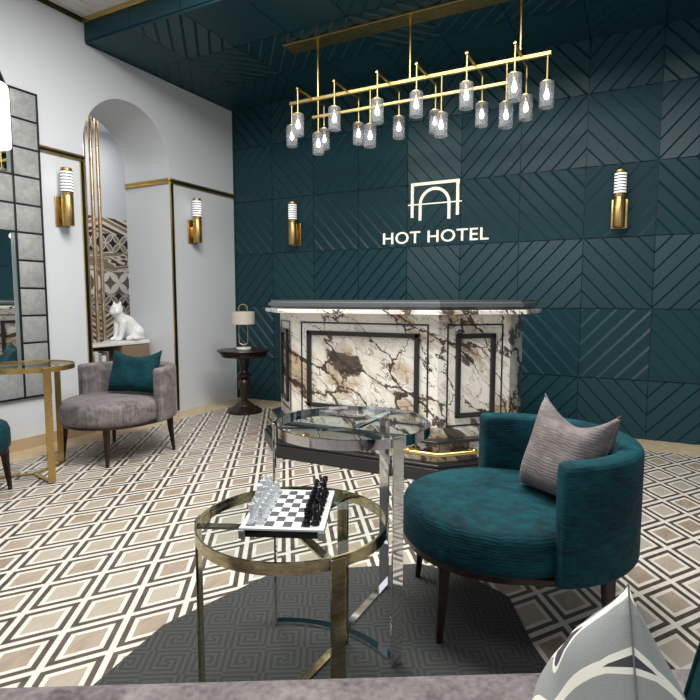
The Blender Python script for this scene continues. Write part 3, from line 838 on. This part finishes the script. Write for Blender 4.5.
# ------------------------------------------------------------------ round metal and glass tables
def round_table(c, z, R, angs, metal, label, hub=True, band=.036, legw=.042, arcs=False, name='round_side_table'):
    t = thing(name, (c[0], c[1], .0065), 0, label, 'side table')
    z = z - .0065
    bm = BM(); shell(bm, [(R - .007, z - band), (R, z - band), (R, z), (R - .007, z)], 96); obj('rim', bm, metal, t, angle=30)
    bm = BM(); lathe(bm, [(0, z - .016), (R - .0075, z - .016), (R - .0075, z - .006), (0, z - .006)], 96); obj('glass_top', bm, GLASS, t, angle=30)
    for a in angs:
        a = math.radians(a); d = Vector((math.cos(a), math.sin(a)))
        bm = BM(); p = d * (R + .0045); box(bm, (p.x, p.y, (z - .004) / 2), (.009, legw, z - .004), .0015, a); lg = obj('leg', bm, metal, t, smooth=False)
        bm = BM(); flatbar(bm, [(d.x * .03, d.y * .03, z - band), (d.x * (R - .007), d.y * (R - .007), z - band)], .030, .008)
        obj('top_strut', bm, metal, t, smooth=False)
        if not arcs:
            bm = BM(); flatbar(bm, [(0, 0, 0), (d.x * R, d.y * R, 0)], .030, .009); obj('floor_strut', bm, metal, t, smooth=False)
    if arcs:
        A, B = [Vector((math.cos(math.radians(a)), math.sin(math.radians(a)))) * R for a in (angs[0], angs[2])]
        pts = []
        for k in range(25):
            f = k / 24; p = A * (1 - f) ** 2 + B * f * f + Vector((0, 0)) * 2 * f * (1 - f); pts.append((p.x, p.y, 0))
        bm = BM(); flatbar(bm, pts, .030, .012); obj('floor_strut', bm, metal, t, smooth=False)
        m_ = Vector(pts[12][:2]); e = Vector((math.cos(math.radians(angs[1])), math.sin(math.radians(angs[1])))) * R
        bm = BM(); flatbar(bm, [(m_.x, m_.y, 0), (e.x, e.y, 0)], .030, .009); obj('floor_strut', bm, metal, t, smooth=False)
    return t
CH = (3.735, -3.875)
round_table(CH, .83, .302, (209, 90, -32), CHROME, 'tall round chrome and glass side table behind the chess table', arcs=True, legw=.045)
BT = (3.747, -4.318)
round_table(BT, .60, .3055, (205, 87, -33), ABRASS, 'lower round aged-brass and glass table holding the chess set', legw=.045)
round_table((.77, -3.30), .83, .30, (-12, 110, 229), BRASS, 'tall round brass and glass side table between the two tub chairs at left', legw=.05)

# ------------------------------------------------------------------ chess set
corn = [Vector((3.702, -4.523)), Vector((3.532, -4.217)), Vector((3.775, -4.090)), Vector((3.948, -4.434))]   # near-left, far-left, far-right, near-right at board height
cc = sum(corn, Vector((0, 0))) / 4
ex = ((corn[3] - corn[0]) + (corn[2] - corn[1])).normalized(); ang = math.atan2(ex.y, ex.x)
BW, BD = .252, .335
tb = thing('chess_board', (cc.x, cc.y, .6005), ang, 'white and black chess board on the lower brass table', 'chess board')
bm = BM(); box(bm, (0, 0, .015), (BW - .006, BD - .006, .022), .001); obj('case', bm, CBLACK, tb, smooth=False)
bm = BM(); box(bm, (0, 0, .029), (BW, BD, .007), .0015); top = obj('board_top', bm, CWHITE, tb, smooth=False)
sx, sy = .0275, .0378
bm = BM()
for i in range(8):
    for j in range(8):
        x = (i - 3.5) * sx; y = (j - 3.5) * sy
        box(bm, (x, y, .0328), (sx, sy, .0008), 0, mi=(i + j + 1) % 2)
obj('checkered_field', bm, [CWHITE, CGREY], top, smooth=False)
for a in (1, -1):
    for b_ in (1, -1):
        bm = BM(); box(bm, (a * (BW / 2 - .008), b_ * (BD / 2 - .008), .0125), (.020, .020, .026), .002); obj('corner_post', bm, SILVER, tb)
def piece(kind, m):
    bm = BM(); H = {'pawn': .034, 'rook': .040, 'knight': .045, 'bishop': .050, 'queen': .056, 'king': .062}[kind]; r = .0105
    base = [(0, 0), (r, 0), (r, .004), (r * .85, .006), (r * .62, .009), (r * .45, .014)]
    if kind == 'pawn': pr = base + [(r * .36, .021), (r * .55, .0225), (r * .35, .0245), (r * .50, .028), (r * .50, .031), (r * .3, .034), (0, .0345)]
    elif kind == 'rook': pr = base + [(r * .42, .028), (r * .7, .031), (r * .7, .040), (r * .45, .040), (r * .45, .036), (0, .036)]
    elif kind == 'knight': pr = base + [(r * .5, .018), (r * .6, .021), (0, .022)]
    elif kind == 'bishop': pr = base + [(r * .36, .030), (r * .62, .032), (r * .35, .034), (r * .55, .040), (r * .4, .046), (r * .12, .049), (r * .16, .051), (0, .0525)]
    elif kind == 'queen': pr = base + [(r * .36, .034), (r * .66, .037), (r * .38, .039), (r * .50, .046), (r * .72, .052), (r * .4, .053), (r * .18, .056), (0, .0575)]
    else: pr = base + [(r * .38, .037), (r * .7, .040), (r * .4, .042), (r * .52, .050), (r * .66, .054), (r * .3, .056), (0, .0565)]
    lathe(bm, pr, 16)
    if kind == 'king': box(bm, (0, 0, .0605), (.0025, .0025, .010)); box(bm, (0, 0, .0612), (.008, .0025, .0025))
    if kind == 'knight':
        prof = [(-.006, .020), (.006, .020), (.0055, .028), (.009, .030), (.0095, .034), (.004, .038), (.0025, .044), (0, .046), (-.003, .043), (-.006, .036), (-.007, .028)]
        A = [bm.verts.new((x, -.0035, z)) for x, z in prof]; B = [bm.verts.new((x, .0035, z)) for x, z in prof]
        bm.faces.new(A); bm.faces.new(B)
        for i in range(len(prof)): bm.faces.new((A[i], A[(i + 1) % len(prof)], B[(i + 1) % len(prof)], B[i]))
    return obj('chess_' + kind, bm, m)
protos = {}
ordn = ['nearest', 'second nearest', 'third nearest', 'fourth nearest', 'fourth farthest', 'third farthest', 'second farthest', 'farthest']
back = ['rook', 'knight', 'bishop', 'queen', 'king', 'bishop', 'knight', 'rook']
for cn, m, fcol, pcol in (('white', CGLASS, 0, 1), ('black', CBLACK, 7, 6)):
    for j in range(8):
        for colm, kind in ((fcol, back[j]), (pcol, 'pawn')):
            key = (cn, kind)
            if key not in protos: o = protos[key] = piece(kind, m)
            else: o = protos[key].copy(); COL.objects.link(o)
            x = (colm - 3.5) * sx; y = (j - 3.5) * sy
            o.location = (cc.x + x * math.cos(ang) - y * math.sin(ang), cc.y + x * math.sin(ang) + y * math.cos(ang), .6005 + .0333)
            o.rotation_euler = (0, 0, ang + (PI if cn == 'black' else 0)); o.scale = (1.28, 1.28, 1.5)
            if kind == 'pawn': lab = f'{cn} pawn in the {cn} pawn row, {ordn[j]} to the viewer'
            elif kind in ('king', 'queen'): lab = f'{cn} {kind} in the middle of the {cn} back row'
            else: lab = f'{cn} {kind} in the outer {cn} row, {ordn[j]} to the viewer'
            tag(o, lab, 'chess piece', f'{cn} chess pieces on the board')

# ------------------------------------------------------------------ chandelier
t = thing('chandelier', (2.84, -1.16, SOF), 0, 'long brass bar chandelier with ribbed glass cylinder lights under the teal soffit', 'chandelier')
L = lambda x, y, z: (x - 2.84, y + 1.16, z - SOF)
CT = thing
bm = BM(); box(bm, L(2.84, -1.16, SOF - .026), (2.42, .19, .020), .003); obj('ceiling_plate', bm, BRASS, t, smooth=False)
for x in (1.962, 2.88, 3.80):
    bm = BM(); tube(bm, [L(x, -1.16, SOF - .03), L(x, -1.16, 3.185)], .011, 12); obj('hanging_rod', bm, BRASSP, t)
bm = BM(); box(bm, L(2.84, -1.16, 3.171), (2.38, .030, .030), .003); obj('main_bar', bm, LEDGOLD, t, smooth=False)
bm = BM(); box(bm, L(2.804, -1.16, 3.008), (1.81, .024, .024), .003); obj('lower_bar', bm, LEDGOLD, t, smooth=False)
armx = [1.888, 2.268, 2.681, 3.030, 3.444, 3.808]
for x in armx:
    bm = BM(); box(bm, L(x, -1.16, 3.192), (.022, .50, .014), .002)
    for y in (-1.40, -.92): 
        bmesh.ops.create_uvsphere(bm, u_segments=12, v_segments=8, radius=.013, matrix=Matrix.Translation(L(x, y, 3.20)))
    obj('cross_arm', bm, BRASSP, t, smooth=False)
def drop(x, y, ztop, zc):
    bm = BM(); tube(bm, [L(x, y, ztop), L(x, y, zc + .07)], .0065, 8); d = obj('drop_rod', bm, LEDGOLD, t)
    bm = BM(); lathe(bm, [(0, .1), (.012, .1), (.012, .098), (.050, .097), (.050, .092), (.014, .090), (.014, .045), (0, .045)], 24)
    bmesh.ops.translate(bm, verts=bm.verts[:], vec=L(x, y, zc)); obj('lamp_holder', bm, BRASSP, d)
    bm = BM(); shell(bm, [(.049, -.095), (.052, -.095), (.052, .093), (.049, .093)], 48, (0, 0), .0022)
    bmesh.ops.translate(bm, verts=bm.verts[:], vec=L(x, y, zc)); obj('glass_cylinder', bm, RGLASS, d, angle=10)
    bm = BM(); lathe(bm, [(0, .046), (.010, .045), (.012, .030), (.020, .005), (.021, -.010), (.016, -.028), (0, -.036)], 18)
    bmesh.ops.translate(bm, verts=bm.verts[:], vec=L(x, y, zc)); obj('bulb', bm, BULB, d)
for x in armx:
    drop(x, -1.395, 3.192, 2.878); drop(x, -.925, 3.192, 2.870)
for x in (1.962, 2.502, 3.163, 3.700): drop(x, -1.16, 3.160, 2.760)
for x in (1.667, 4.005): drop(x, -1.16, 3.160, 2.866)
for x in (2.3, 3.4):
    Lg = bpy.data.lights.new('chandelier_glow', 'POINT'); Lg.energy = 7; Lg.color = (1, .9, .76); Lg.shadow_soft_size = .3
    lo = bpy.data.objects.new('chandelier_glow', Lg); COL.objects.link(lo); lo.location = (x, -1.16, 2.55)

# ------------------------------------------------------------------ hanging lamp at the left edge
t = thing('pendant_lamp', (.51, -3.36, CEILZ), 0, 'white hanging lamp with black cone cap cut off at the left edge', 'pendant lamp')
z0, z1 = 2.40 - CEILZ, 2.84 - CEILZ
bm = BM(); lathe(bm, [(0, z0), (.150, z0), (.155, z0 + .01), (.155, z1 - .03), (.148, z1 - .008), (.13, z1), (0, z1)], 40); obj('lamp_shade', bm, PEND, t)
bm = BM(); lathe(bm, [(0, z1 + .001), (.142, z1 + .001), (.100, z1 + .12), (.03, z1 + .24), (.012, z1 + .26), (0, z1 + .26)], 40); obj('cap', bm, BLACK, t)
bm = BM(); tube(bm, [(0, 0, z1 + .25), (0, 0, 0)], .004, 8); obj('cord', bm, BLACK, t)

# ------------------------------------------------------------------ rug
RP = [(3.075, -4.25), (3.215, -3.69), (3.80, -3.285), (4.06, -3.295), (4.255, -3.39), (4.56, -4.0), (4.60, -4.75), (4.2, -5.45), (3.5, -5.35), (3.15, -4.75)]
bm = BM(); prism(bm, RP, .0005, .006); tag(obj('area_rug', bm, RUG, smooth=False), 'charcoal many-sided rug with raised Greek key pattern under the glass tables', 'rug')

# ------------------------------------------------------------------ sofa along the bottom
sx0 = Vector((4.045, -4.752)); sd = Vector((.866, .5)); sa = math.atan2(sd.y, sd.x)
t = thing('sofa', (sx0.x, sx0.y, .006), sa, 'long grey velvet sofa along the bottom of the picture', 'sofa')
bm = BM(); box(bm, (-.1, -.44, .35), (2.9, .88, .19), .045); obj('seat_cushion', bm, GREY, t, angle=80)
bm = BM(); box(bm, (-.1, -.46, .20), (2.8, .84, .13), .02); obj('base', bm, GREY, t, angle=80)
bm = BM(); box(bm, (-.1, -1.00, .45), (2.9, .20, .62), .06); obj('backrest', bm, GREY, t, angle=80)
for x in (-1.4, 1.2):
    for y in (-.10, -1.0):
        bm = BM(); lathe(bm, [(0, 0), (.016, 0), (.026, .14), (0, .14)], 16, (x, y)); obj('leg', bm, DWOOD, t)

eps = math.radians(12); inc = math.radians(52)
Aw = Vector((-math.sin(eps), math.cos(eps), 0)); Up = Vector((0, 0, 1))
Xp = Aw * math.cos(inc) + Up * math.sin(inc); Zp = -Aw * math.sin(inc) + Up * math.cos(inc); Yp = Zp.cross(Xp)
tip = Vector((4.71, -5.13, 1.005)); cen = tip - Xp * .2 - Zp * .2
ML = Matrix((Xp, Yp, Zp)).transposed().to_4x4(); ML.translation = cen
pillow('throw_cushion', .40, .40, .155, ML, LEAF, 'grey cushion with cream and dark leaf print standing on the sofa', .0, .05, seam=mat('dark_grey_seam', (.16, .16, .17), .8)[0], pipe=.0009, puff=.8)
pillow('throw_cushion', .46, .46, .17, PM((5.022, -4.86, .705), math.radians(8), math.radians(-5), math.radians(12)), TEALP, 'dark teal cushion cut off by the right edge on the sofa', .0, -.04)

# ------------------------------------------------------------------ lights
def area(name, loc, rot, sx, sy, e, col=(1, 1, 1)):
    Lg = bpy.data.lights.new(name, 'AREA'); Lg.shape = 'RECTANGLE'; Lg.size = sx; Lg.size_y = sy; Lg.energy = e; Lg.color = col
    lo = bpy.data.objects.new(name, Lg); COL.objects.link(lo); lo.location = loc; lo.rotation_euler = rot; return lo
area('ceiling_panel_light', (3.3, -3.15, CEILZ - .03), (0, 0, 0), 3.6, 1.0, 225, (1, .98, .95))
area('added_fill', (7.0, -6.4, 1.7), (math.radians(68), 0, math.radians(46)), 2.4, 2.0, 28, (.95, .98, 1))  # added fill from the right behind the camera, not a window
area('added_fill_2', (2.2, -8.0, 1.7), (math.radians(70), 0, math.radians(-5)), 3.0, 2.0, 20, (.95, .98, 1))  # second added fill, behind the camera and facing the back wall
area('ceiling_panel_light_rear', (2.6, -5.4, CEILZ - .03), (0, 0, 0), 3.0, 1.2, 60, (1, .98, .95))
area('alcove_light', (-1.3, -1.2, 3.55), (0, 0, 0), .8, 1.6, 24, (1, .97, .94))
area('soffit_cove', (3.6, -1.9, 3.66), (math.radians(0), 0, 0), .1, .1, 0)
bpy.data.objects.remove(bpy.data.objects['soffit_cove'])
w = bpy.data.worlds.new('World'); SC.world = w; w.use_nodes = True
w.node_tree.nodes['Background'].inputs[0].default_value = (.72, .78, .84, 1); w.node_tree.nodes['Background'].inputs[1].default_value = .19

# ------------------------------------------------------------------ camera
cam = bpy.data.cameras.new('camera'); co = bpy.data.objects.new('camera', cam); COL.objects.link(co)
co.location = (4.7083, -5.7530, 1.3019); co.rotation_euler = (math.radians(90) - .0917, 0, .4832)
cam.sensor_width = 36; cam.lens = 36 * 550.736 / 700; cam.clip_start = .02; cam.clip_end = 60
SC.camera = co
SC.view_settings.view_transform = 'Standard'; SC.view_settings.look = 'None'; SC.view_settings.gamma = 1
SC.view_settings.exposure = 0.0; SC.view_settings.use_curve_mapping = False
SC.cycles.max_bounces = 10; SC.cycles.transparent_max_bounces = 24; SC.cycles.caustics_reflective = False
